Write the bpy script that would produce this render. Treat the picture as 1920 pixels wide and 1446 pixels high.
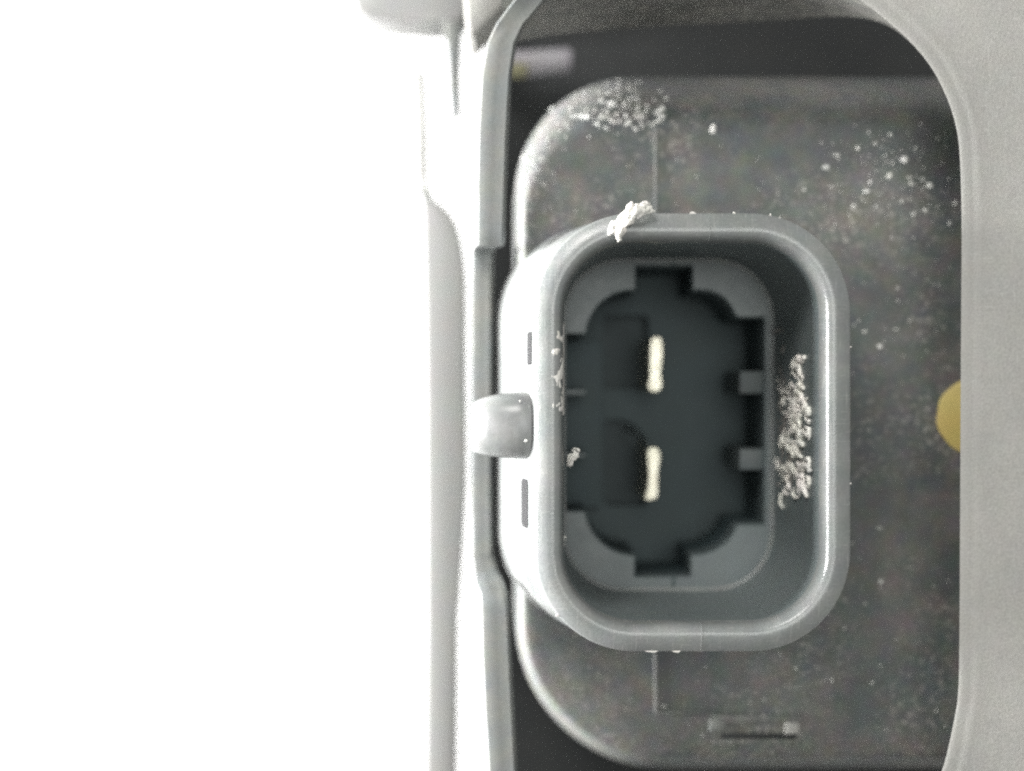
import bpy, bmesh, math, random
from mathutils import Vector, noise
from mathutils.bvhtree import BVHTree

random.seed(7)
for o in list(bpy.data.objects):
    bpy.data.objects.remove(o)
SC = bpy.context.scene
COL = SC.collection

# ------------------------------------------------------------------ camera, world, lamps, exposure
PX = 0.026e-3          # metres per photo pixel on the plane of the socket's rim (z = 0)
D = 0.085              # camera distance from that plane
cam = bpy.data.cameras.new('camera')
camo = bpy.data.objects.new('camera', cam)
COL.objects.link(camo)
camo.location = (0, 0, D)
cam.sensor_width = 36
cam.lens = 36 * D / (1920 * PX)
cam.clip_start = 0.002
cam.clip_end = 5
cam.dof.use_dof = True
cam.dof.focus_distance = D + 0.0005
cam.dof.aperture_fstop = (cam.lens * 1e-3) / 0.0028
SC.camera = camo

w = bpy.data.worlds.new("World")
SC.world = w
w.use_nodes = True
w.node_tree.nodes['Background'].inputs[0].default_value = (1.0, 1.0, 0.97, 1)
w.node_tree.nodes['Background'].inputs[1].default_value = 0.36


def lamp(name, loc, target, power, sx, sy, col):
    l = bpy.data.lights.new(name, 'AREA')
    l.shape = 'RECTANGLE'
    l.size = sx
    l.size_y = sy
    l.energy = power
    l.color = col
    o = bpy.data.objects.new(name, l)
    o.location = loc
    o.rotation_euler = (Vector(target) - Vector(loc)).to_track_quat('-Z', 'Y').to_euler()
    COL.objects.link(o)
    return o


lamp('bright_side_lamp', (-0.26, 0.01, -0.056), (0, 0, -0.012), 7.6, 0.05, 0.22, (1.0, 1.0, 0.99))
lamp('upper_lamp', (-0.10, 0.21, 0.215), (0.005, 0, 0), 0.80, 0.10, 0.10, (1.0, 0.985, 0.95))
lamp('front_lamp', (0.03, 0.03, 0.42), (0.005, 0, 0), 0.75, 0.16, 0.16, (0.975, 1.0, 0.965))

SC.view_settings.view_transform = 'Standard'
SC.view_settings.look = 'None'
SC.view_settings.exposure = 0
SC.view_settings.gamma = 1
SC.cycles.max_bounces = 8
SC.cycles.sample_clamp_indirect = 3
SC.cycles.use_denoising = False
SC.cycles.pixel_filter_type = 'BLACKMAN_HARRIS'
SC.cycles.filter_width = 2.3
SC.cycles.use_adaptive_sampling = False


# ------------------------------------------------------------------ helpers
def Q(x, y, z):
    """photo pixel measured on the rim plane, z in mm"""
    return Vector(((x - 960) * PX, (723 - y) * PX, z * 1e-3))


def U(x, y, z):
    """photo pixel of a point that lies z mm from the rim plane"""
    k = (D - z * 1e-3) / D
    return Vector(((x - 960) * PX * k, (723 - y) * PX * k, z * 1e-3))


def rr(x0, x1, y0, y1, r, n=16, m=14):
    """rounded rectangle, clockwise in the picture, from the start of the upper left arc"""
    if not isinstance(r, (tuple, list)):
        r = (r,) * 4
    c = [(x0 + r[0], y0 + r[0], 180), (x1 - r[1], y0 + r[1], 270), (x1 - r[2], y1 - r[2], 0), (x0 + r[3], y1 - r[3], 90)]
    pts = []
    for k in range(4):
        cx, cy, a = c[k]
        arc = [(cx + r[k] * math.cos(math.radians(a + 90 * i / n)), cy + r[k] * math.sin(math.radians(a + 90 * i / n))) for i in range(n + 1)]
        pts += arc
        nx, ny, na = c[(k + 1) % 4]
        q = (nx + r[(k + 1) % 4] * math.cos(math.radians(na)), ny + r[(k + 1) % 4] * math.sin(math.radians(na)))
        p = arc[-1]
        for i in range(1, m):
            t = i / m
            pts.append((p[0] + (q[0] - p[0]) * t, p[1] + (q[1] - p[1]) * t))
    return pts


def link(name, verts, faces, mat, parent=None, smooth=True, angle=40, loc=None):
    base = Vector(parent['_o']) if parent is not None and '_o' in parent else Vector((0, 0, 0))
    if parent is None and loc is not None:
        base = Vector(loc)
    me = bpy.data.meshes.new(name)
    me.from_pydata([tuple(Vector(v) - base) for v in verts], [], faces)
    me.validate()
    bm = bmesh.new()
    bm.from_mesh(me)
    bmesh.ops.recalc_face_normals(bm, faces=bm.faces)
    bm.to_mesh(me)
    bm.free()
    if smooth:
        me.polygons.foreach_set('use_smooth', [True] * len(me.polygons))
        me.set_sharp_from_angle(angle=math.radians(angle))
    me.materials.append(mat)
    o = bpy.data.objects.new(name, me)
    COL.objects.link(o)
    if parent is not None:
        o.parent = parent
        o['_o'] = tuple(base)
    else:
        o.location = base
        o['_o'] = tuple(base)
    return o


def tag(o, label, cat, group=None, kind=None):
    o['label'] = label
    o['category'] = cat
    if group:
        o['group'] = group
    if kind:
        o['kind'] = kind
    return o


def thing(name, label, cat, loc, group=None):
    o = bpy.data.objects.new(name, None)
    o.empty_display_size = 0.002
    o.location = loc
    COL.objects.link(o)
    o['_o'] = tuple(loc)
    return tag(o, label, cat, group)


def loft(rings, closed=True, cap0=False, cap1=False):
    verts, faces = [], []
    n = len(rings[0])
    for r in rings:
        verts += r
    for k in range(len(rings) - 1):
        for i in range(n if closed else n - 1):
            j = (i + 1) % n
            faces.append((k * n + i, k * n + j, (k + 1) * n + j, (k + 1) * n + i))
    if cap0:
        faces.append(tuple(range(n)))
    if cap1:
        faces.append(tuple((len(rings) - 1) * n + i for i in range(n)))
    return verts, faces


def join(*vf):
    V, F = [], []
    for v, f in vf:
        b = len(V)
        V += v
        F += [tuple(i + b for i in q) for q in f]
    return V, F


def bevel_box(x0, x1, y0, y1, z0, z1, b=3, proj=U):
    """box between photo pixels, z0 (deep) to z1 (near) in mm, with a chamfered near face; b in pixels"""
    zb = b * PX * 1e3
    def ring(d, z):
        return [proj(x0 + d, y0 + d, z1), proj(x1 - d, y0 + d, z1), proj(x1 - d, y1 - d, z1), proj(x0 + d, y1 - d, z1)], z
    rs = []
    for d, z in ((0, z0), (0, z1 - zb), (b * .3, z1 - zb * .3), (b, z1)):
        p, zz = ring(d, z)
        rs.append([Vector((q.x, q.y, zz * 1e-3)) for q in p])
    return loft(rs, cap0=True, cap1=True)


def tube(path, radii, seg=7):
    rings = []
    for i, p in enumerate(path):
        a = path[max(0, i - 1)]
        b = path[min(len(path) - 1, i + 1)]
        t = (b - a).normalized()
        up = Vector((0, 0, 1)) if abs(t.z) < .9 else Vector((1, 0, 0))
        u = t.cross(up).normalized()
        v = t.cross(u).normalized()
        rings.append([p + (u * math.cos(2 * math.pi * k / seg) + v * math.sin(2 * math.pi * k / seg)) * radii[i] for k in range(seg)])
    return loft(rings, cap0=True, cap1=True)


def fill_hole(outer, inner):
    """flat face between an outer and an inner loop of points"""
    bm = bmesh.new()
    edges = []
    for loop in (outer, inner):
        vs = [bm.verts.new(p) for p in loop]
        edges += [bm.edges.new((vs[i], vs[(i + 1) % len(vs)])) for i in range(len(vs))]
    bmesh.ops.triangle_fill(bm, edges=edges, use_beauty=True, use_dissolve=False)
    bm.verts.index_update()
    v = [x.co.copy() for x in bm.verts]
    f = [tuple(q.index for q in fc.verts) for fc in bm.faces]
    bm.free()
    return v, f


def offset2(poly, d):
    """push a clockwise (in the picture) polygon outward by d pixels"""
    n = len(poly)
    out = []
    for i in range(n):
        a, b, c = poly[i - 1], poly[i], poly[(i + 1) % n]
        n1 = Vector((b[1] - a[1], -(b[0] - a[0]))).normalized()
        n2 = Vector((c[1] - b[1], -(c[0] - b[0]))).normalized()
        m = n1 + n2
        m = m / max(.35, m.dot(m) / 2)
        out.append((b[0] + m.x * d, b[1] + m.y * d))
    return out


def spline(pts, n=8):
    """Catmull-Rom through a list of equal-length tuples"""
    out = []
    for i in range(len(pts) - 1):
        p0, p1, p2, p3 = pts[max(0, i - 1)], pts[i], pts[i + 1], pts[min(len(pts) - 1, i + 2)]
        for k in range(n):
            t = k / n
            out.append(tuple(.5 * (2 * b + (c - a) * t + (2 * a - 5 * b + 4 * c - d) * t * t + (3 * b - a - 3 * c + d) * t ** 3) for a, b, c, d in zip(p0, p1, p2, p3)))
    out.append(tuple(pts[-1]))
    return out


# ------------------------------------------------------------------ materials
def plastic(name, base, rough=.45, dust=(.3, .28, .25), dust_amt=.25, dust_scale=300, grain=.35, bump=.25, spec=.5, metallic=0.0, bump_scale=9000, tint=.06, film=0.0, scratch=0.0):
    m = bpy.data.materials.new(name)
    m.use_nodes = True
    nt = m.node_tree
    N, L = nt.nodes, nt.links
    b = N['Principled BSDF']
    tc = N.new('ShaderNodeTexCoord')
    def nz(scale, detail, rgh=.5):
        t = N.new('ShaderNodeTexNoise')
        t.inputs['Scale'].default_value = scale
        t.inputs['Detail'].default_value = detail
        t.inputs['Roughness'].default_value = rgh
        L.new(tc.outputs['Object'], t.inputs['Vector'])
        return t
    def mix(fac, a, c, mode='MIX'):
        x = N.new('ShaderNodeMix')
        x.data_type = 'RGBA'
        x.blend_type = mode
        for s, v in ((x.inputs[0], fac), (x.inputs[6], a), (x.inputs[7], c)):
            if hasattr(v, 'links'):
                L.new(v, s)
            else:
                s.default_value = v if not isinstance(v, tuple) or len(v) == 4 else (*v, 1)
        return x.outputs[2]
    def ramp(src, lo, hi):
        r = N.new('ShaderNodeMapRange')
        r.inputs[1].default_value = lo
        r.inputs[2].default_value = hi
        L.new(src, r.inputs[0])
        return r.outputs[0]
    # colour: base, uneven dusting, faint coloured mottling, fine grain
    d = nz(dust_scale, 7, .65)
    mul = N.new('ShaderNodeMath')
    mul.operation = 'MULTIPLY'
    L.new(ramp(d.outputs[0], .42, .75), mul.inputs[0])
    mul.inputs[1].default_value = dust_amt
    c = mix(mul.outputs[0], base, dust)
    t = nz(900, 3)
    sat = N.new('ShaderNodeHueSaturation')
    sat.inputs['Saturation'].default_value = 1.0
    L.new(t.outputs['Color'], sat.inputs['Color'])
    c = mix(tint, c, mix(1.0, c, mix(1.0, sat.outputs[0], (2., 2., 2.), 'MULTIPLY'), 'MULTIPLY'))
    if film:
        patch = ramp(nz(190, 3, .6).outputs[0], .42, .66)
        spots = ramp(nz(2700, 5, .75).outputs[0], .53, .64)
        k = N.new('ShaderNodeMath')
        k.operation = 'MULTIPLY'
        L.new(patch, k.inputs[0])
        L.new(spots, k.inputs[1])
        k2 = N.new('ShaderNodeMath')
        k2.operation = 'MULTIPLY'
        L.new(k.outputs[0], k2.inputs[0])
        k2.inputs[1].default_value = film
        c = mix(k2.outputs[0], c, (.42, .4, .37))
    if scratch:
        for ax, sd in (((900, 14000, 900), .3), ((16000, 700, 900), 7.1)):
            mp = N.new('ShaderNodeMapping')
            mp.inputs['Scale'].default_value = ax
            mp.inputs['Location'].default_value = (sd, sd, sd)
            mp.inputs['Rotation'].default_value = (0, 0, sd * .4)
            L.new(tc.outputs['Object'], mp.inputs[0])
            t2 = N.new('ShaderNodeTexNoise')
            t2.inputs['Scale'].default_value = 1
            t2.inputs['Detail'].default_value = 3
            L.new(mp.outputs[0], t2.inputs['Vector'])
            k3 = N.new('ShaderNodeMath')
            k3.operation = 'MULTIPLY'
            L.new(ramp(t2.outputs[0], .62, .75), k3.inputs[0])
            k3.inputs[1].default_value = scratch
            c = mix(k3.outputs[0], c, (.5, .49, .47))
    g = nz(11000, 2, .7)
    gr = N.new('ShaderNodeMapRange')
    gr.inputs[1].default_value = .25
    gr.inputs[2].default_value = .75
    gr.inputs[3].default_value = 1 - grain
    gr.inputs[4].default_value = 1 + grain
    L.new(g.outputs[0], gr.inputs[0])
    hsv = N.new('ShaderNodeHueSaturation')
    L.new(gr.outputs[0], hsv.inputs['Value'])
    L.new(c, hsv.inputs['Color'])
    L.new(hsv.outputs[0], b.inputs['Base Color'])
    rg = N.new('ShaderNodeMapRange')
    rg.inputs[3].default_value = max(.05, rough - .1)
    rg.inputs[4].default_value = min(1, rough + .18)
    L.new(d.outputs[0], rg.inputs[0])
    L.new(rg.outputs[0], b.inputs['Roughness'])
    b.inputs['Metallic'].default_value = metallic
    b.inputs['Specular IOR Level'].default_value = spec
    bp = N.new('ShaderNodeBump')
    bp.inputs['Strength'].default_value = bump
    bp.inputs['Distance'].default_value = 0.00004
    L.new(nz(bump_scale, 4, .6).outputs[0], bp.inputs['Height'])
    L.new(bp.outputs[0], b.inputs['Normal'])
    return m


M = {}
M['body'] = plastic('dusty_body_plastic', (.074, .081, .08), rough=.5, dust=(.19, .178, .158), dust_amt=.7, dust_scale=230, grain=.5, bump=.6, spec=.3, film=.55, tint=.24)
M['collar'] = plastic('collar_plastic', (.17, .18, .178), rough=.23, dust=(.34, .335, .32), dust_amt=.35, dust_scale=420, grain=.14, bump=.3, scratch=.28)
M['wall'] = plastic('socket_wall_plastic', (.13, .152, .153), rough=.38, dust=(.2, .21, .215), dust_amt=.25, dust_scale=500, grain=.4, bump=.25)
M['inner'] = plastic('socket_plastic', (.076, .094, .097), rough=.38, dust=(.15, .16, .165), dust_amt=.2, dust_scale=500, grain=.45, bump=.25)
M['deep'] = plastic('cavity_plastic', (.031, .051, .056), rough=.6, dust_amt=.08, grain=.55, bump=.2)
M['panel'] = plastic('grey_cover_plastic', (.285, .28, .265), rough=.5, dust=(.42, .41, .385), dust_amt=.45, dust_scale=150, grain=.2, bump=.6, tint=.03, scratch=.3)
M['housing'] = plastic('grey_housing_plastic', (.26, .275, .275), rough=.5, dust=(.36, .34, .3), dust_amt=.35, dust_scale=260, grain=.16, bump=.3)
M['flange'] = plastic('flange_plastic', (.285, .285, .28), rough=.5, dust=(.34, .33, .31), dust_amt=.3, grain=.1, bump=.1)
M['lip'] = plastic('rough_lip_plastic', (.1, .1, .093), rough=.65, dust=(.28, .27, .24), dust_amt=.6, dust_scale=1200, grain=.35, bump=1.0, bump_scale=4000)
M['strip'] = plastic('strip_plastic', (.135, .145, .145), rough=.5, dust=(.24, .22, .18), dust_amt=.5, dust_scale=330, grain=.2, bump=.3)
M['slot'] = plastic('slot_shade_plastic', (.012, .012, .013), rough=.7, dust_amt=0, grain=.1, bump=0, spec=.15)  # near-black, for the shade inside the wall slits
M['band'] = plastic('pale_band', (.3, .28, .17), rough=.6, dust_amt=.1, grain=.1)
M['ridge'] = plastic('pale_ridge_plastic', (.12, .122, .12), rough=.5, dust_amt=.3, dust_scale=900, grain=.3)  # paler than the body plastic
M['pocket'] = plastic('pocket_shade_plastic', (.02, .034, .038), rough=.6, dust_amt=.05, grain=.5, bump=.2)  # cavity plastic darkened for the shade in the terminal pockets
M['smear'] = plastic('grey_grease_smear', (.2, .19, .18), rough=.55, dust=(.34, .32, .29), dust_amt=.5, dust_scale=1500, grain=.1, bump=.2)
M['pale'] = plastic('overexposed_flange_plastic', (.5, .495, .48), rough=.5, dust_amt=0, grain=.05, bump=.1)  # flange plastic lightened to stand for overexposure
M['rib'] = plastic('rib_plastic', (.058, .073, .076), rough=.5, dust_amt=.15, grain=.3)
M['dark'] = plastic('recess_shade_plastic', (.011, .013, .014), rough=.7, dust_amt=.04, grain=.3)  # near-black, stands for the shade in gaps and slits
M['lug'] = plastic('lug_plastic', (.15, .154, .152), rough=.3, dust=(.3, .3, .3), dust_amt=.4, dust_scale=700, grain=.08, bump=.15)
M['pin'] = plastic('tinned_terminal_metal', (.66, .63, .53), rough=.34, dust=(.5, .45, .33), dust_amt=.5, dust_scale=1300, grain=.1, bump=.5, metallic=.6, tint=.02)
M['shred'] = plastic('shredded_pale_plastic', (.62, .6, .57), rough=.7, dust_amt=.1, grain=.15, bump=.4)
M['grease'] = plastic('dried_pale_grease', (.8, .775, .72), rough=.55, dust=(.4, .36, .32), dust_amt=.35, dust_scale=1800, grain=.06, bump=.2)
M['yellow'] = plastic('yellow_paint', (.54, .43, .14), rough=.5, dust=(.4, .36, .22), dust_amt=.4, grain=.12)
M['lilac'] = plastic('lilac_wire_sheath', (.36, .345, .37), rough=.5, dust_amt=.15, grain=.15)
M['dust'] = plastic('pale_dust', (.58, .575, .55), rough=.8, dust_amt=.1, grain=.1)
M['white'] = plastic('white_background_sheet', (.9, .9, .9), rough=.8, dust_amt=0, grain=.01, bump=0, tint=.0)

# ------------------------------------------------------------------ setting
bg = link('background', [Vector((-.6, -.5, -.11)), Vector((.6, -.5, -.11)), Vector((.6, .5, -.11)), Vector((-.6, .5, -.11))], [(0, 1, 2, 3)], M['white'], smooth=False)
bg['kind'] = 'structure'
bg['label'] = 'blown out white surface far behind the housing'

# ------------------------------------------------------------------ the housing round the opening
HZ = U(1900, 723, -26)
house = thing('plastic_housing', 'grey plastic housing with a rounded opening around the dark connector', 'housing', HZ)

# front face: opening contour (photo pixels at z = -2), outer boundary well past the frame
front = spline([(960, -95), (1150, -85), (1350, -70), (1490, -50), (1560, -28), (1612, 0), (1662, 38), (1710, 82), (1748, 130), (1776, 185),
                (1793, 240), (1800, 300), (1803, 420), (1802, 600), (1801, 800), (1800, 1000), (1799, 1180), (1797, 1290), (1790, 1345),
                (1766, 1446), (1725, 1530), (1660, 1600), (1560, 1650), (1300, 1670), (1000, 1680)], 6)
nF = len(front)
zf = -2.0
outerb = []
for i, (x, y) in enumerate(front):
    t = i / (nF - 1)
    if y < 60 and x < 1700:
        outerb.append((x + (x - 960) * .5, -420))
    elif y > 1500:
        outerb.append((x + (x - 960) * .5, 2000))
    else:
        outerb.append((2330, -420 + (y - 40) / (1500 - 40) * 2420))
bumpy = lambda x, y: .03 * noise.noise(Vector((x * .012, y * .012, 3)))
def toward(i, d):
    (x, y), (ox, oy) = front[i], outerb[i]
    a = front[max(0, i - 1)]
    b = front[min(nF - 1, i + 1)]
    tx, ty = b[0] - a[0], b[1] - a[1]
    l = math.hypot(tx, ty)
    return x + ty / l * d, y - tx / l * d


rings = []
rings.append([U(*toward(i, 8), zf - 1.6) for i in range(nF)])


for d, dz in ((0, -.03), (3, -.008), (9, -.003), (20, -.01), (24, -.025), (29, .0), (40, -.02), (60, -.05), (110, -.04)):
    rings.append([U(*toward(i, d), zf + dz + (bumpy(*front[i]) if d > 20 else 0)) for i in range(nF)])
rings.append([U(*outerb[i], zf - .05) for i in range(nF)])
v, f = loft(rings, closed=False)
# underside
v2, f2 = loft([[U(*toward(i, 8), zf - 1.6) for i in range(nF)], [U(*outerb[i], zf - 1.6) for i in range(nF)]], closed=False)
link('front_panel', *join((v, f), (v2, f2)), M['panel'], house, angle=50)

# sloping lip that drops from the top edge of the opening into the recess
topf = [p for p in front[:64]]
lipf = spline([(940, -60, -2.5), (1100, -60, -2.5), (1350, -60, -2.4), (1480, -46, -2.3), (1556, -26, -2.3), (1612, 0, -2.3), (1668, 34, -2.6), (1716, 78, -2.8), (1754, 126, -3), (1784, 183, -3.2), (1803, 240, -3.4), (1810, 300, -3.5)], 6)
lipb = spline([(940, 86, -11), (1010, 66, -11.5), (1200, 48, -12), (1420, 37, -11), (1540, 29, -10), (1610, 30, -8.5), (1668, 46, -7), (1716, 84, -6), (1754, 130, -5.5), (1784, 186, -5.2), (1803, 242, -5), (1810, 300, -5)], 6)
rings = []
for k in range(9):
    t = k / 8
    rings.append([U(*(a + (b - a) * t for a, b in zip(p, q))) + Vector((0, 0, 1e-3 * .1 * noise.noise(Vector((p[0] * .02, t * 4, 1))))) for p, q in zip(lipf, lipb)])
rings.append([U(q[0], q[1] + 3, q[2] - .3) for q in lipb])
rings.append([U(q[0] + (3 if q[0] > 1700 else 0), q[1] - 6, q[2] - 1.2) for q in lipb])
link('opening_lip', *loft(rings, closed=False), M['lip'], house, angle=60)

# thin strip along the left of the opening: (y, outer x, inner x, z)
rows = [(-70, 1004, 1060, -4.2), (-20, 979, 1040, -4.5), (18, 951, 1008, -4.7), (45, 930, 985, -4.8), (80, 914, 968, -4.9), (140, 903, 959, -4.9), (240, 897, 953, -4.9), (350, 895, 949, -4.9), (452, 895, 946, -4.9), (461, 894, 944, -5.1), (466, 887, 926, -11), (476, 884, 924, -12),
        (700, 882, 923, -12), (900, 882, 922, -12), (1040, 884, 924, -12), (1070, 889, 932, -10), (1092, 893, 944, -6.3), (1112, 900, 951, -5.6), (1140, 902, 954, -5.5), (1250, 905, 959, -5.5), (1350, 910, 964, -5.5), (1446, 916, 969, -5.5), (1700, 934, 985, -5.5)]
rows2 = []
for i in range(len(rows) - 1):
    a, b = rows[i], rows[i + 1]
    n = max(1, int((b[0] - a[0]) / 25))
    for k in range(n):
        rows2.append(tuple(p + (q - p) * k / n for p, q in zip(a, b)))
rows2.append(rows[-1])
cols = []
for (y, xo, xi, z) in rows2:
    j = 1.2 * noise.noise(Vector((0, y * .03, 2)))
    xo += j
    xi += .8 * noise.noise(Vector((4, y * .035, 2)))
    cols.append([U(xi + 1, y, z - 2.3), U(xi + 1, y, z - .6), U(xi - 2, y, z - .12), U(xi - 6, y, z), U(xi - 10, y, z - .03), U((xo + xi) / 2, y, z - .05), U(xo + 3, y, z - .04), U(xo + 1, y, z - .1), U(xo, y, z - .4), U(xo + 3, y, z - 2.3)])
v, f = loft(cols, closed=True)
link('opening_strip', v, f, M['strip'], house, angle=50)

# out-of-focus flange behind
fl = spline([(783, 352), (795, 358), (815, 372), (840, 392), (858, 420), (868, 460), (874, 520)], 4)
pts = fl + [(876, 900), (868, 1050), (858, 1180), (856, 1500), (856, 1800), (793, 1800), (794, 1200), (793, 900), (791, 600), (788, 420)]
def slab(pts, z, th, b=6):
    """prism with a rounded near edge; pts in photo pixels, z of the near face and thickness in mm"""
    zb = b * PX * 1e3
    inn = offset2(pts, -b)
    mid = offset2(pts, -b * .3)
    return loft([[U(x, y, z) + Vector((0, 0, -th * 1e-3)) for x, y in pts], [U(x, y, z) + Vector((0, 0, -zb * 1e-3)) for x, y in pts],
                 [U(x, y, z) + Vector((0, 0, -zb * .3e-3)) for x, y in mid], [U(x, y, z) for x, y in inn]], cap0=True, cap1=True)
link('flange', *slab(pts, -26, 5, 10), M['flange'], house, angle=50)
link('upper_flange', *slab([(772, 130), (796, 130), (800, 250), (800, 330), (815, 372), (783, 356), (774, 330)], -28, 4, 8), M['pale'], house, angle=50)
link('mounting_tab', *slab([(658, -200), (905, -200), (905, -10), (880, 20), (858, 44), (800, 44), (740, 40), (690, 35), (668, 24), (660, 5)], -24, 5, 8), M['flange'], house, angle=50)
link('tab_slit_shadow', *slab([(832, 38), (866, 38), (862, 120), (862, 205), (854, 216), (846, 212), (841, 180), (838, 120)], -23, 3, 6), M['strip'], house, angle=50)  # grey sliver added to stand for a slit's shadow below the tab
link('corner_web', *slab([(866, -100), (960, -100), (948, 5), (915, 40), (888, 70), (876, 66), (872, 20)], -14, 6, 8), M['panel'], house, angle=50)
# floor of the recess, coloured near-black for the shade in the gap
link('recess_floor', [U(915, -250, -30), U(2300, -250, -30), U(2300, 1900, -30), U(915, 1900, -30)], [(0, 1, 2, 3)], M['dark'], house, smooth=False)

# ------------------------------------------------------------------ the sensor and its socket
SO = U(1300, 800, -24)
sensor = thing('connector_socket', 'dark grey two-pin connector socket with a raised oval collar on a dusty body', 'electrical connector', SO)

# rings of the collar: rounded rectangles on the rim plane
OX = (1003, 1598, 398, 1224)
IXL = (1066, 1514, 454, 1158)
def O(d, z, r=188):
    return [Q(x, y, z) for x, y in rr(OX[0] + d, OX[1] - d, OX[2] + d, OX[3] - d, r - d)]
prof = [([Q(x, y, -14) for x, y in rr(930, 1620, 378, 1240, 205)]),
        ([Q(x, y, -10.6) for x, y in rr(937, 1613, 387, 1232, 203)]),
        ([Q(x, y, -8.2) for x, y in rr(944, 1609, 393, 1226, 200)]),
        ([Q(x, y, -5) for x, y in rr(965, 1602, 396, 1223, 196)]),
        ([Q(x, y, -2.4) for x, y in rr(990, 1595, 400, 1220, 190)]),
        O(0, -1.0), O(.4, -.42), O(1.6, -.34), O(4.5, -.285), O(12, -.165), O(20, -.07), O(27, -.018), O(35, 0), O(42, -.045), O(47, -.18), O(51, -.38), O(53.5, -.7), O(55, -1.2)]
nIN = 8
inn0 = rr(OX[0] + 56, OX[1] - 56, OX[2] + 56, OX[3] - 56, 132)
inn1 = rr(*IXL, 128)
for k in range(1, nIN + 1):
    t = k / nIN
    prof.append([Q(a[0] + (b[0] - a[0]) * t, a[1] + (b[1] - a[1]) * t, -1.2 + (-10.55 + 1.2) * t) for a, b in zip(inn0, inn1)])
inn2 = rr(IXL[0] + 1, IXL[1] - 1, IXL[2] + 1, IXL[3] - 1, 127)
inn3 = rr(IXL[0] + 4, IXL[1] - 4, IXL[2] + 4, IXL[3] - 4, 124)
prof.append([Q(x, y, -10.85) for x, y in inn2])
prof.append([Q(x, y, -11.02) for x, y in inn3])
collar_prof = prof
v, f = loft(prof)
collar = link('collar', v, f, M['collar'], sensor, angle=70)
collar.data.materials.append(M['wall'])
nR = len(prof[0])
for p in collar.data.polygons:
    if p.index // nR >= 17:
        p.material_index = 1


def rim_pt(ring, i, off=0.0):
    """point on the collar's lofted surface (ring may be fractional), lifted off along its normal"""
    k = min(int(ring), len(prof) - 2)
    t = ring - k
    i0 = int(math.floor(i)) % nR
    u = i - math.floor(i)
    def at(kk):
        return prof[kk][i0].lerp(prof[kk][(i0 + 1) % nR], u)
    a, b = at(k), at(k + 1)
    p = a.lerp(b, t)
    du = prof[k][(i0 + 1) % nR] - prof[k][i0]
    nn = du.cross(b - a)
    nn = nn.normalized() if nn.length > 0 else Vector((0, 0, 1))
    return p - nn * off if SIGN < 0 else p + nn * off


SIGN = 1
# the surface normal should point towards the camera at the crest of the rim
if (rim_pt(11.5, 5, 1e-3) - rim_pt(11.5, 5, 0)).z < 0:
    SIGN = -1


def idx_near(x, y, ring=11):
    q = Q(x, y, 0)
    return min(range(nR), key=lambda i: (prof[ring][i].x - q.x) ** 2 + (prof[ring][i].y - q.y) ** 2)


# mould seams across the rim
def seam(i, r0, r1, wd, h, name='mould_seam', mat='collar', parent=None):
    rings = []
    for k in range(int((r1 - r0) * 2) + 1):
        r = r0 + k / 2
        a, b = rim_pt(r, i - .05, 0), rim_pt(r, i + .05, 0)
        t = (b - a).normalized()
        c = rim_pt(r, i, h)
        c0 = rim_pt(r, i, -2e-5)
        rings.append([c0 - t * wd, c - t * wd * .5, c + t * wd * .5, c0 + t * wd])
    link(name, *loft(rings, closed=False), M[mat], parent or collar, angle=60)
seam(idx_near(1325, 425), 6, 16, 4e-5, 2.2e-5)
seam(idx_near(1318, 1195), 6, 16, 4e-5, 2.2e-5)

for (x, y, wd, h) in ((1300, 402, 9, 4), (1374, 404, 3, 3.5), (1450, 418, 2.5, 3.5), (1452, 428, 2, 2), (1060, 1152, 3.5, 5), (1215, 1218, 20, 2.5), (1272, 1219, 12, 3), (1584, 640, 2, 3), (1588, 905, 2.5, 2.5)):
    i = idx_near(x, y, 6)
    c = rim_pt(6.5, i)
    a, b = prof[6][i], prof[6][(i + 1) % nR]
    t = (b - a).normalized()
    n = t.cross(Vector((0, 0, 1)))
    if n.dot(c - Q(1300, 810, 0)) < 0:
        n = -n
    base = [c - t * wd * PX - n * 3 * PX, c - t * wd * .3 * PX + n * h * PX, c + t * wd * .4 * PX + n * h * .6 * PX, c + t * wd * PX - n * 3 * PX]
    link('flash_nub', *loft([[p + Vector((0, 0, -2e-4)) for p in base], [p + Vector((0, 0, 4e-5)) for p in base]], cap0=True, cap1=True), M['shred'], collar, angle=30)

# slits in the outer left wall, drawn as near-black patches for their shade
for (x, y0, y1, r0, r1) in ((993, 606, 692, 4.0, 4.62), (983, 900, 992, 3.55, 4.1)):
    a, b = idx_near(x, y1, 4), idx_near(x, y0, 4)
    nu = 14
    rs = []
    for off in (-1.5e-4, 3e-5):
        loop = []
        for k in range(nu + 1):
            loop.append(rim_pt(r0 + (.1 if k in (0, nu) else 0), a + (b - a) * k / nu, off))
        for k in range(nu, -1, -1):
            loop.append(rim_pt(r1 - (.1 if k in (0, nu) else 0), a + (b - a) * k / nu, off))
        rs.append(loop)
    n = nu + 1
    V, F = loft(rs)
    F += [(2 * n + k, 2 * n + k + 1, 4 * n - 2 - k, 4 * n - 1 - k) for k in range(nu)]
    link('wall_slot_shade', V, F, M['slot'], collar, angle=30)

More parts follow.
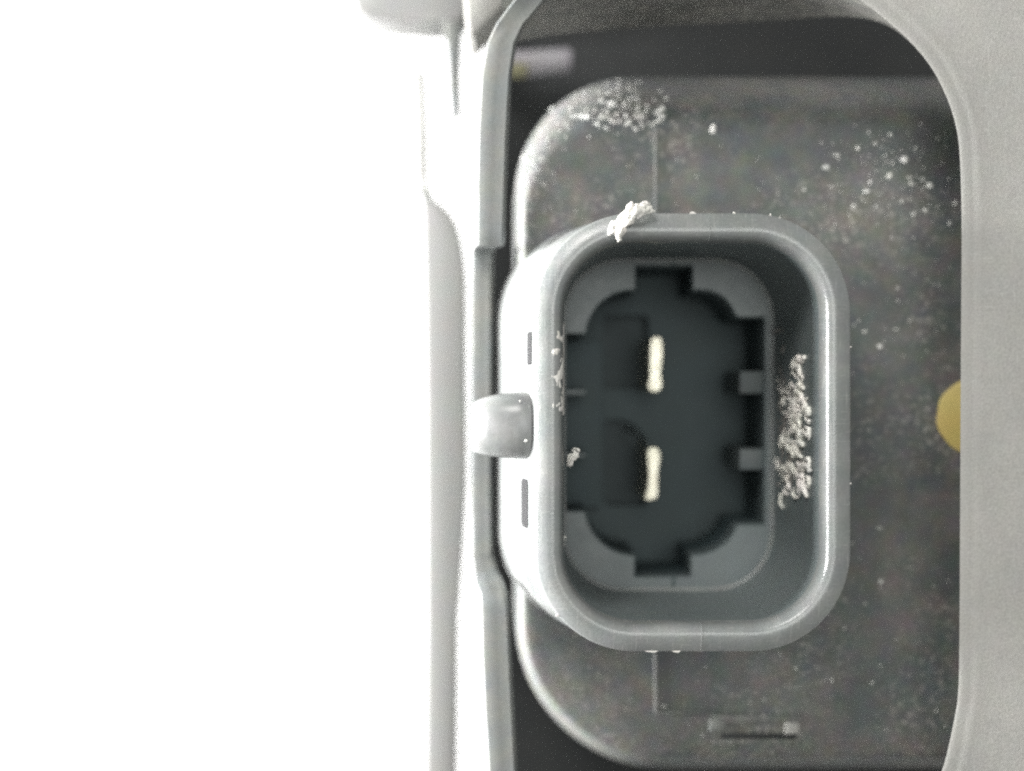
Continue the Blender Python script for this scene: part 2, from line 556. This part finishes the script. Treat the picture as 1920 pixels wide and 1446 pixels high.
# body with rounded edge; hole in the face where the socket goes down
fo = rr(989, 2020, 232, 1335, (190, 60, 60, 215))
bo = []
def BR(x0, x1, y0, y1, r, z):
    return [U(x, y, z) for x, y in rr(x0, x1, y0, y1, r)]
hole = [Q(x, y, -10) for x, y in rr(1038, 1548, 428, 1192, 150)]
face = BR(986, 2020, 240, 1410, (176, 60, 60, 256), -10)
rings = [hole]
for k in range(1, 6):
    rings.append([a.lerp(b, k / 5) for a, b in zip(hole, face)])
rings += [BR(980, 2024, 226, 1418, (182, 60, 60, 264), -10.14), BR(974, 2028, 204, 1426, (194, 60, 60, 272), -10.7), BR(970, 2032, 180, 1433, (205, 60, 60, 278), -11.8),
          BR(968, 2034, 162, 1437, (213, 60, 60, 281), -13.2), BR(967, 2035, 150, 1440, (219, 60, 60, 283), -14.8), BR(966.5, 2035, 146, 1441, (221, 60, 60, 284), -16.5)]
last = [p.copy() for p in rings[-1]]
for p in last:
    p.z = -.029
rings.append(last)
v, f = loft(rings)
link('body', v, f, M['body'], sensor, angle=60)
BODY = BVHTree.FromPolygons(v, f)

# ridge down the middle of the body, above and below the collar
def ridge(x0, y0, x1, y1, wpx, h, zb0, zb1):
    rs = []
    for k in range(13):
        t = k / 12
        x, y, z = x0 + (x1 - x0) * t, y0 + (y1 - y0) * t, zb0 + (zb1 - zb0) * t
        ww = wpx * (1 + .15 * noise.noise(Vector((y * .03, 0, 0))))
        rs.append([U(x - ww, y, z - .1), U(x - ww * .45, y, z + h), U(x + ww * .45, y, z + h), U(x + ww, y, z - .1)])
    link('parting_ridge', *loft(rs, closed=False), M['ridge'], sensor, angle=20)
ridge(1230, 238, 1230, 420, 4.5, .13, -10, -10)
ridge(1229, 1205, 1231, 1334, 5.5, .14, -10, -10)
link('parting_ridge', *bevel_box(1228, 1345, 1332, 1341, -11, -9.9, 3), M['body'], sensor, angle=30)

# moulded window low on the body, with paler ends
v = join(bevel_box(1336, 1505, 1340, 1357, -14, -9.82, 4), bevel_box(1336, 1505, 1386, 1396, -14, -9.9, 3))
link('latch_window', *v, M['body'], sensor, angle=30)
link('latch_slot_shade', *bevel_box(1352, 1494, 1375, 1386, -14, -9.97, 1), M['dark'], sensor, angle=30)  # near-black bar on the face stands for the shade in the slot
link('pale_end', *bevel_box(1472, 1500, 1354, 1378, -13, -9.72, 6), M['panel'], sensor, angle=30)
link('pale_end', *bevel_box(1330, 1362, 1348, 1372, -13, -9.78, 6), M['strip'], sensor, angle=30)

# ledge with the shaped aperture
def arc(cx, cy, rx, ry, a0, a1, n=9):
    return [(cx + rx * math.cos(math.radians(a0 + (a1 - a0) * i / n)), cy + ry * math.sin(math.radians(a0 + (a1 - a0) * i / n))) for i in range(n + 1)]
ap = [(1193, 545), (1193, 500), (1297, 500), (1297, 545)] + arc(1318, 612, 62, 66, -85, -18) + [(1387, 597), (1432, 597), (1432, 983), (1382, 983)] \
    + arc(1300, 962, 84, 78, 22, 88) + [(1294, 1040), (1294, 1080), (1192, 1080), (1192, 1040)] + arc(1192, 946, 94, 94, 95, 172) + [(1098, 957), (1057, 957), (1057, 628), (1098, 628)] + arc(1184, 634, 84, 88, 188, 268)
ap1 = offset2(ap, 3.5)
lo = [Q(x, y, -11) for x, y in rr(IXL[0] + 2, IXL[1] - 2, IXL[2] + 2, IXL[3] - 2, 127)]
ft = fill_hole(lo, [U(x, y, -11) for x, y in ap1])
deep = [U(x, y, -11) for x, y in ap]
rs = [[U(x, y, -11) for x, y in ap1], [p + Vector((0, 0, -.12e-3)) for p in deep], [p + Vector((0, 0, -2.2e-3)) for p in deep]]
link('socket_ledge', *join(ft, loft(rs)), M['inner'], sensor, angle=25)
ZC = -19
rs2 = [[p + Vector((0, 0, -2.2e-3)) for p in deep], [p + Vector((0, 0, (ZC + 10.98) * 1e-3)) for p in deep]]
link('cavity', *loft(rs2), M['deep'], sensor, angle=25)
# floor of the cavity with a pocket beside each terminal
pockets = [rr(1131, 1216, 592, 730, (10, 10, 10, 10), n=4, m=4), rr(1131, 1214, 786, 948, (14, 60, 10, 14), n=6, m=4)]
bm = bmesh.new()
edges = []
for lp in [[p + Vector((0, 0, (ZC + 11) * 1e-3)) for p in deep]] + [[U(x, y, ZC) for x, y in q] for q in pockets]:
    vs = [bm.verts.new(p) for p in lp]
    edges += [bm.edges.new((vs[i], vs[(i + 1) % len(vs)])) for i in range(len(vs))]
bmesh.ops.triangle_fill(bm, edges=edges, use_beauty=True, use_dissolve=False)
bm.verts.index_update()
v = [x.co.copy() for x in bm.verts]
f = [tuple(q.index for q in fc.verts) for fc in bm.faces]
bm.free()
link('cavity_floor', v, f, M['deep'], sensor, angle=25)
for q in pockets:
    a = [U(x, y, ZC) for x, y in q]
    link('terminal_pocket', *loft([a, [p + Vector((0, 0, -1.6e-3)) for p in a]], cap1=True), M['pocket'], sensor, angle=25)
bead = []
for d, z in ((-1, -10.95), (1.2, -10.86), (4, -10.84), (6.5, -10.9), (8, -11.02)):
    bead.append([Q(x, y, z) for x, y in rr(IXL[0] + d, IXL[1] - d, IXL[2] + d, IXL[3] - d, 128 - d)])
link('ledge_highlight', *loft(bead), M['collar'], sensor, angle=70)  # added bead in the paler collar colour draws the junction's bright line
# seam nicks on the ledge
for y0, y1 in ((474, 499), (1082, 1108)):
    link('ledge_seam', *bevel_box(1260, 1266, y0, y1, -11.4, -10.93, 2), M['deep'], sensor, angle=30)
for y0, y1 in ((696, 738), (842, 881)):
    link('key_rib', *bevel_box(1387, 1440, y0, y1, -18, -11.2, 2), M['rib'], sensor, angle=30)
for y0, y1 in ((731, 741), (850, 858)):
    link('side_rib', *bevel_box(1045, 1098, y0, y1, -18, -12.4, 2), M['inner'], sensor, angle=30)
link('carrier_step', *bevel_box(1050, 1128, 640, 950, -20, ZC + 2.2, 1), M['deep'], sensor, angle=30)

# glint on the lower pocket's edge, drawn as a paler tube reaching the terminal
P = [U(x, y, z) for x, y, z in spline([(1166, 806, -18.6), (1185, 806, -17.5), (1202, 816, -16), (1214, 832, -14.6), (1220, 846, -14.2)], 4)]
link('pocket_glint', *tube(P, [4 * PX] * 4 + [5.5 * PX] * (len(P) - 4), 7), M['wall'], sensor, angle=60)

# terminals: flat blades on edge, pinched in the middle
def terminal(outline, lean):
    z = -13.2
    pts = outline
    k = lambda q, dz, sc, dx: Vector(((q[0]), (q[1]), (z + dz)))
    cx = sum(p[0] for p in pts) / len(pts)
    cy = sum(p[1] for p in pts) / len(pts)
    def R(sc, dz, dx=0):
        return [U(cx + (x - cx) * sc[0] + dx, cy + (y - cy) * sc[1], z) + Vector((0, 0, dz * 1e-3)) for x, y in pts]
    rs = [R((1, 1), -8.5), R((1, 1), -.5), R((.97, .99), -.15), R((.8, .97), 0)]
    link('terminal', *loft(rs, cap0=True, cap1=True), M['pin'], sensor, angle=35)
terminal(spline([(1222, 633), (1235, 631), (1243, 640), (1244, 670), (1240, 700), (1243, 722), (1236, 734), (1222, 735), (1213, 727), (1217, 705), (1217, 670), (1219, 642), (1222, 633)], 3)[:-1], 0)
terminal(spline([(1213, 842), (1224, 838), (1236, 842), (1240, 860), (1235, 885), (1235, 920), (1232, 934), (1220, 938), (1207, 936), (1213, 918), (1216, 888), (1213, 862), (1213, 842)], 3)[:-1], 0)

# locking lug on the collar's left side
rs = []
for (x, hy, hz, zc, cy) in ((1001, 58, 1.6, -3.3, 798), (1000, 62, 2.0, -3.3, 798), (994, 63.5, 2.15, -3.35, 798), (970, 63, 2.15, -3.4, 798), (940, 60.5, 2.05, -3.5, 798), (915, 56, 1.9, -3.65, 799), (898, 51, 1.7, -3.8, 800), (889, 46.5, 1.4, -3.95, 801), (885, 41, 1.0, -4.05, 801), (884, 32, .6, -4.1, 801)):
    ring = []
    for k in range(28):
        a = 2 * math.pi * k / 28
        c, s = math.cos(a), math.sin(a)
        e = 2 / 2.9
        px = abs(c) ** e * (1 if c > 0 else -1)
        pz = abs(s) ** e * (1 if s > 0 else -1)
        ring.append(U(x, cy + hy * px, zc + hz * pz))
    rs.append(ring)
link('locking_lug', *loft(rs, cap0=True, cap1=True), M['lug'], sensor, angle=60)
link('lug_slit_shade', *bevel_box(992, 1012, 742, 856, -6, -2.2, 3), M['dark'], sensor, angle=30)  # near-black block stands for the shaded slit between lug and rim

# yellow paint dot, half under the cover
dot = [(1826 + 70 * math.cos(2 * math.pi * k / 40) * (1 + .02 * math.sin(5 * k)), 781 + 71 * math.sin(2 * math.pi * k / 40)) for k in range(40)]
link('paint_dot', *loft([[U(x, y, -10.1) for x, y in dot], [U(x, y, -9.93) for x, y in dot], [U(1826 + (x - 1826) * .93, 781 + (y - 781) * .93, -9.87) for x, y in dot]], cap1=True), M['yellow'], sensor, angle=60)

# ------------------------------------------------------------------ lilac wire behind the body
LW = U(1010, 118, -26)
wire = thing('wire', 'blurred lilac wire end in the dark gap at the top left of the opening', 'wire', LW)
pth = [U(x, y, -27) for x, y in ((930, 122), (960, 121), (1000, 119), (1040, 116), (1066, 114), (1071, 114))]
link('sheath', *tube(pth, [26 * PX * 1.2] * 5 + [22 * PX * 1.2], 16), M['lilac'], wire)
pth = [U(x, y, -26) for x, y in ((945, 133), (965, 132), (985, 131), (990, 131))]
link('colour_band', *tube(pth, [15 * PX * 1.2] * 3 + [9 * PX], 12), M['band'], wire)

# ------------------------------------------------------------------ shreds, grease and dust
def ragged_patch(ring0, ring1, i0, i1, thr, amp, seed, sub=3, keep=None, fineamp=.6, freq=2600, octs=4):
    """crumbly crust that clings to the collar: grid over its surface, with holes where the noise runs low"""
    nu, nv = int((i1 - i0) * sub * 2), int((ring1 - ring0) * sub * 2)
    g = {}
    V, F = [], []
    for a in range(nu + 1):
        for b in range(nv + 1):
            i = i0 + (i1 - i0) * a / nu
            r = ring0 + (ring1 - ring0) * b / nv
            p0 = rim_pt(r, i, 0)
            h = noise.fractal(p0 * freq + Vector((seed, 0, 0)), .6, 2.2, octs)
            fine = noise.noise(p0 * 9000 + Vector((seed, 5, 0)))
            e = min(a / nu, 1 - a / nu, b / nv, 1 - b / nv)
            m = h + min(0.0, (e - .08) * 3.0)
            if keep:
                m += keep(a / nu, b / nv)
            g[a, b] = (len(V), m)
            V.append(rim_pt(r, i, (max(-.02e-3, min(1.0, (m - thr) * 2.5 + .12) * amp * (1 + fineamp * fine)))))
    for a in range(nu):
        for b in range(nv):
            q = [g[a, b], g[a + 1, b], g[a + 1, b + 1], g[a, b + 1]]
            if sum(1 for s in q if s[1] > thr) >= 2:
                F.append(tuple(s[0] for s in q))
    used = sorted({i for f in F for i in f})
    mp = {u: k for k, u in enumerate(used)}
    return [V[u] for u in used], [tuple(mp[i] for i in f) for f in F]


def centre(v):
    return sum((Vector(q) for q in v), Vector()) / max(1, len(v))


def melt(v, f, voxel, smooth):
    """fuse overlapping lumps into one skin"""
    me = bpy.data.meshes.new('melt')
    me.from_pydata([tuple(p) for p in v], [], f)
    o = bpy.data.objects.new('melt', me)
    COL.objects.link(o)
    m = o.modifiers.new('r', 'REMESH')
    m.mode = 'VOXEL'
    m.voxel_size = voxel
    m2 = o.modifiers.new('s', 'SMOOTH')
    m2.factor = .5
    m2.iterations = smooth
    bpy.context.view_layer.update()
    e = o.evaluated_get(bpy.context.evaluated_depsgraph_get()).to_mesh()
    V = [x.co.copy() for x in e.vertices]
    F = [tuple(p.vertices) for p in e.polygons]
    bpy.data.objects.remove(o)
    return V, F


# crusty grease on the inner right wall: lumps and curled crumbs
def on_wall(x, y):
    """point of the right inner wall that shows at photo pixel x on row y"""
    best = None
    i = idx_near(1536, y, 20)
    for k in range(120):
        r = 17.5 + 8 * k / 120
        p = rim_pt(r, i)
        px = 960 + p.x / PX * D / (D - p.z)
        if best is None or abs(px - x) < best[0]:
            best = (abs(px - x), r)
    return best[1], i


WALL_STEP = (prof[20][idx_near(1536, 700, 20)] - prof[20][idx_near(1536, 700, 20) + 1]).length / PX
rnd = random.Random(12)
vf = []
row_edges = [(690, 1485, 1503), (715, 1478, 1512), (745, 1464, 1515), (775, 1466, 1515), (795, 1470, 1512), (812, 1474, 1505), (828, 1462, 1509), (850, 1459, 1510), (880, 1462, 1511), (905, 1458, 1512), (922, 1454, 1505), (938, 1462, 1476)]
def edges(y):
    for a, b in zip(row_edges, row_edges[1:]):
        if a[0] <= y <= b[0]:
            t = (y - a[0]) / (b[0] - a[0])
            return a[1] + (b[1] - a[1]) * t, a[2] + (b[2] - a[2]) * t
    return 1465, 1475
for n in range(190):
    y = rnd.uniform(694, 934)
    e0, e1 = edges(y)
    u = 1 - rnd.random() ** 1.8
    x = e0 + (e1 - e0) * u
    if noise.noise(Vector((x * .05, y * .03, 4.2))) < -.2:
        continue
    r, i = on_wall(x, y)
    ang = rnd.choice((1.57, -1.57)) + rnd.uniform(-.8, .8)
    turn = rnd.uniform(-.45, .45)
    path, rad = [], []
    L = rnd.randint(6, 13)
    R0 = rnd.uniform(3.2, 7.2) * (.5 + .65 * u)
    yy, rrr = y, r
    for k in range(L):
        ang += turn + rnd.uniform(-.2, .2)
        yy += math.sin(ang) * 3.0
        rrr = max(18.3, min(24.6, rrr + math.cos(ang) * .2))
        fi = i - (yy - y) / WALL_STEP
        path.append(rim_pt(rrr, fi, R0 * .35 * PX))
        rad.append(R0 * PX * (.4 + .65 * math.sin(math.pi * (k + .7) / (L + .4))) * (1 + .3 * noise.noise(Vector((n, k * .7, 7)))))
    vf.append(tube(path, rad, 9))
v, f = melt(*join(*vf), 2.4e-5, 5)
grease = tag(link('dried_grease', v, f, M['grease'], loc=centre(v), angle=70), 'long crumbly patch of pale dried grease on the right inner wall of the socket', 'grease')
fa, fz = idx_near(1536, 696, 20), idx_near(1536, 932, 20)
v, f = ragged_patch(19.6, 24.4, fa, fz, .02, .05e-3, 3.3, sub=6, freq=1500, octs=2, fineamp=.1)
link('grey_smear', v, f, M['smear'], grease, angle=70)

# ragged strip scuffed up along the inner edge of the left rim
ia, ib = idx_near(1056, 775, 15), nR - .5
v, f = ragged_patch(11.5, 18.0, ia, ib, .12, .03e-3, 8.1, sub=8, keep=lambda u, t: .9 * (t - .55) + .1, fineamp=.3, freq=1500, octs=3)
tag(link('scuffed_burr', v, f, M['shred'], loc=centre(v), angle=80), 'ragged pale burr scuffed up along the inner edge of the left rim', 'burr')


def shred(path, n, wpx, jit, seed):
    """bundle of torn ribbons along a path of (x, y, z) photo points"""
    rnd = random.Random(seed)
    P = [U(*q) for q in spline(path, 6)]
    vf = []
    for s in range(n):
        a = rnd.uniform(0, .75)
        ln = rnd.uniform(.12, .35)
        i0, i1 = int(a * (len(P) - 1)), int(min(1, a + ln) * (len(P) - 1))
        if i1 - i0 < 2:
            i1 = min(len(P) - 1, i0 + 2)
            i0 = i1 - 2
        off = Vector((rnd.uniform(-1, 1), rnd.uniform(-1, 1), rnd.uniform(-.3, 1))) * jit * PX
        dr = Vector((rnd.uniform(-1, 1), rnd.uniform(-1, 1), rnd.uniform(-.2, .6))) * jit * .5 * PX
        path2, rad = [], []
        for i in range(i0, i1 + 1):
            t = (i - i0) / (i1 - i0)
            nz = noise.noise_vector(P[i] * 5000 + Vector((s * 3.1, seed, 0))) * 5 * PX
            path2.append(P[i] + off + dr * t + nz)
            rad.append(wpx * PX * rnd.uniform(.55, 1.25) * (1 - .75 * abs(2 * t - 1) ** 2.5))
        vf.append(tube(path2, rad, 5))
    return join(*vf)


v, f = shred([(1222, 391, .15), (1205, 392, .3), (1188, 398, .35), (1178, 414, .3), (1166, 430, .2), (1160, 452, -.05)], 60, 5.4, 8, 5)
v2, f2 = shred([(1190, 383, .3), (1180, 400, .3), (1150, 428, .1), (1143, 434, 0)], 34, 4.6, 6, 6)
v, f = melt(*join((v, f), (v2, f2)), 2.2e-5, 2)
tag(link('plastic_shaving', v, f, M['shred'], loc=centre(v), angle=60), 'torn white tuft of plastic stuck on the upper left of the collar rim', 'plastic shaving', 'plastic shavings in and on the socket')
v, f = shred([(1076, 842, -2.0), (1079, 852, -1.9), (1068, 862, -1.8), (1066, 878, -1.9)], 26, 3.2, 5, 11)
tag(link('plastic_shaving', v, f, M['shred'], loc=centre(v), angle=60), 'small white crumpled shaving on the left inner wall, level with the lower terminal', 'plastic shaving', 'plastic shavings in and on the socket')
P = [U(x, y, z) for x, y, z in spline([(1452, 622, -10), (1462, 618, -9.3), (1473, 626, -8.4), (1474, 643, -8.3), (1466, 660, -8.7)], 5)]
v, f = tube(P, [3.6 * PX * (1 + .35 * noise.noise(p * 8000)) for p in P], 6)
tag(link('plastic_shaving', v, f, M['smear'], loc=centre(v)), 'thin grey hooked shaving on the right inner wall above the grease', 'plastic shaving', 'plastic shavings in and on the socket')
P = [U(x, y, z) for x, y, z in spline([(1465, 925, -8.6), (1463, 944, -8.6), (1470, 953, -8.6), (1475, 962, -8.6), (1472, 976, -8.7)], 5)]
v, f = tube(P, [3 * PX * (1 + .4 * noise.noise(p * 8000)) for p in P], 6)
tag(link('plastic_shaving', v, f, M['grease'], loc=centre(v)), 'short squiggle of pale residue hanging below the grease patch', 'plastic shaving', 'plastic shavings in and on the socket')
v, f = shred([(1060, 1004, -2.2), (1059, 1012, -2.2), (1060, 1022, -2.3)], 6, 2.4, 1.5, 21)
tag(link('plastic_shaving', v, f, M['shred'], loc=centre(v)), 'tiny white sliver at the lower left of the inner wall', 'plastic shaving', 'plastic shavings in and on the socket')


def specks(spots, seed):
    """irregular little grains; spots are (x, y, z, radius in pixels)"""
    rnd = random.Random(seed)
    vf = []
    bm = bmesh.new()
    bmesh.ops.create_icosphere(bm, subdivisions=1, radius=1)
    bv = [q.co.copy() for q in bm.verts]
    bf = [tuple(q.index for q in fc.verts) for fc in bm.faces]
    bm.free()
    for (x, y, z, r) in spots:
        c = U(x, y, z)
        sx, sy = rnd.uniform(.5, 1.7), rnd.uniform(.5, 1.6)
        vf.append(([c + Vector((q.x * r * sx, q.y * r * sy, q.z * r * .55)) * PX * (1 + .8 * noise.noise(q * 1.7 + Vector((x, y, 0)))) for q in bv], bf))
    return join(*vf)


rnd = random.Random(4)
sp = []
# crust of dust round the upper left shoulder of the body
for _ in range(420):
    t = rnd.uniform(0, 1)
    a = math.radians(182 + 92 * t)
    rad = 205 - abs(rnd.gauss(0, 22)) + 6
    x, y = 1185 + rad * math.cos(a) * 1.02, 360 + rad * math.sin(a)
    sp.append((x, y, -10.15 - .9 * max(0, (rad - 180) / 30), min(6, .9 * math.exp(rnd.gauss(.25, .65)))))
for _ in range(200):
    sp.append((rnd.gauss(1160, 45), rnd.gauss(215, 16), -10.3, abs(rnd.gauss(0, 2.2)) + .8))
for _ in range(150):
    sp.append((rnd.gauss(1660, 60), rnd.gauss(325, 60), -10, min(6.5, .8 * math.exp(rnd.gauss(.3, .75)))))
for _ in range(300):
    x, y = rnd.uniform(1540, 1795), rnd.uniform(250, 720)
    sp.append((x, y, -10, min(5, .7 * math.exp(rnd.gauss(0, .7)))))
for _ in range(110):
    x, y = rnd.uniform(1240, 1795), rnd.uniform(1000, 1380)
    sp.append((x, y, -10, abs(rnd.gauss(0, .9)) + .5))
for _ in range(60):
    sp.append((rnd.uniform(990, 1780), rnd.uniform(250, 420), -10, abs(rnd.gauss(0, .9)) + .5))
for x, y, r in ((1337, 243, 7), (1241, 205, 6), (1251, 185, 7), (1625, 360, 6), (1780, 420, 5), (1650, 990, 5), (1652, 1090, 6), (1635, 1280, 6), (1560, 1275, 5), (1695, 300, 8), (1668, 330, 6), (1246, 1324, 5), (1545, 1130, 4)):
    sp.append((x, y, -9.95, r * .9))
eye = Vector((0, 0, D))
sp2 = []
for (x, y, z, rad) in sp:
    hit = BODY.ray_cast(eye, (Q(x, y, 0) - eye).normalized())[0]
    if hit is not None and hit.z > -.0165:
        sp2.append((x, y, hit.z * 1e3 + rad * PX * 300, rad))
v, f = specks(sp2, 1)
o = link('dust', v, f, M['dust'], loc=centre(v), smooth=False)
tag(o, 'pale dust specks scattered over the dark body around the collar', 'dust', None, 'stuff')

# specks on the lug and inside the collar
sp = [(938, 820, -1.75, 4.5), (975, 752, -1.4, 3), (986, 826, -1.3, 2.5), (1518, 882, -2.2, 6), (1503, 690, -5, 3)]
v, f = specks(sp, 2)
tag(link('grit', v, f, M['dust'], loc=centre(v), smooth=False), 'few white grit specks on the lug and in the collar', 'grit', None, 'stuff')

for o in bpy.data.objects:
    if '_o' in o:
        del o['_o']
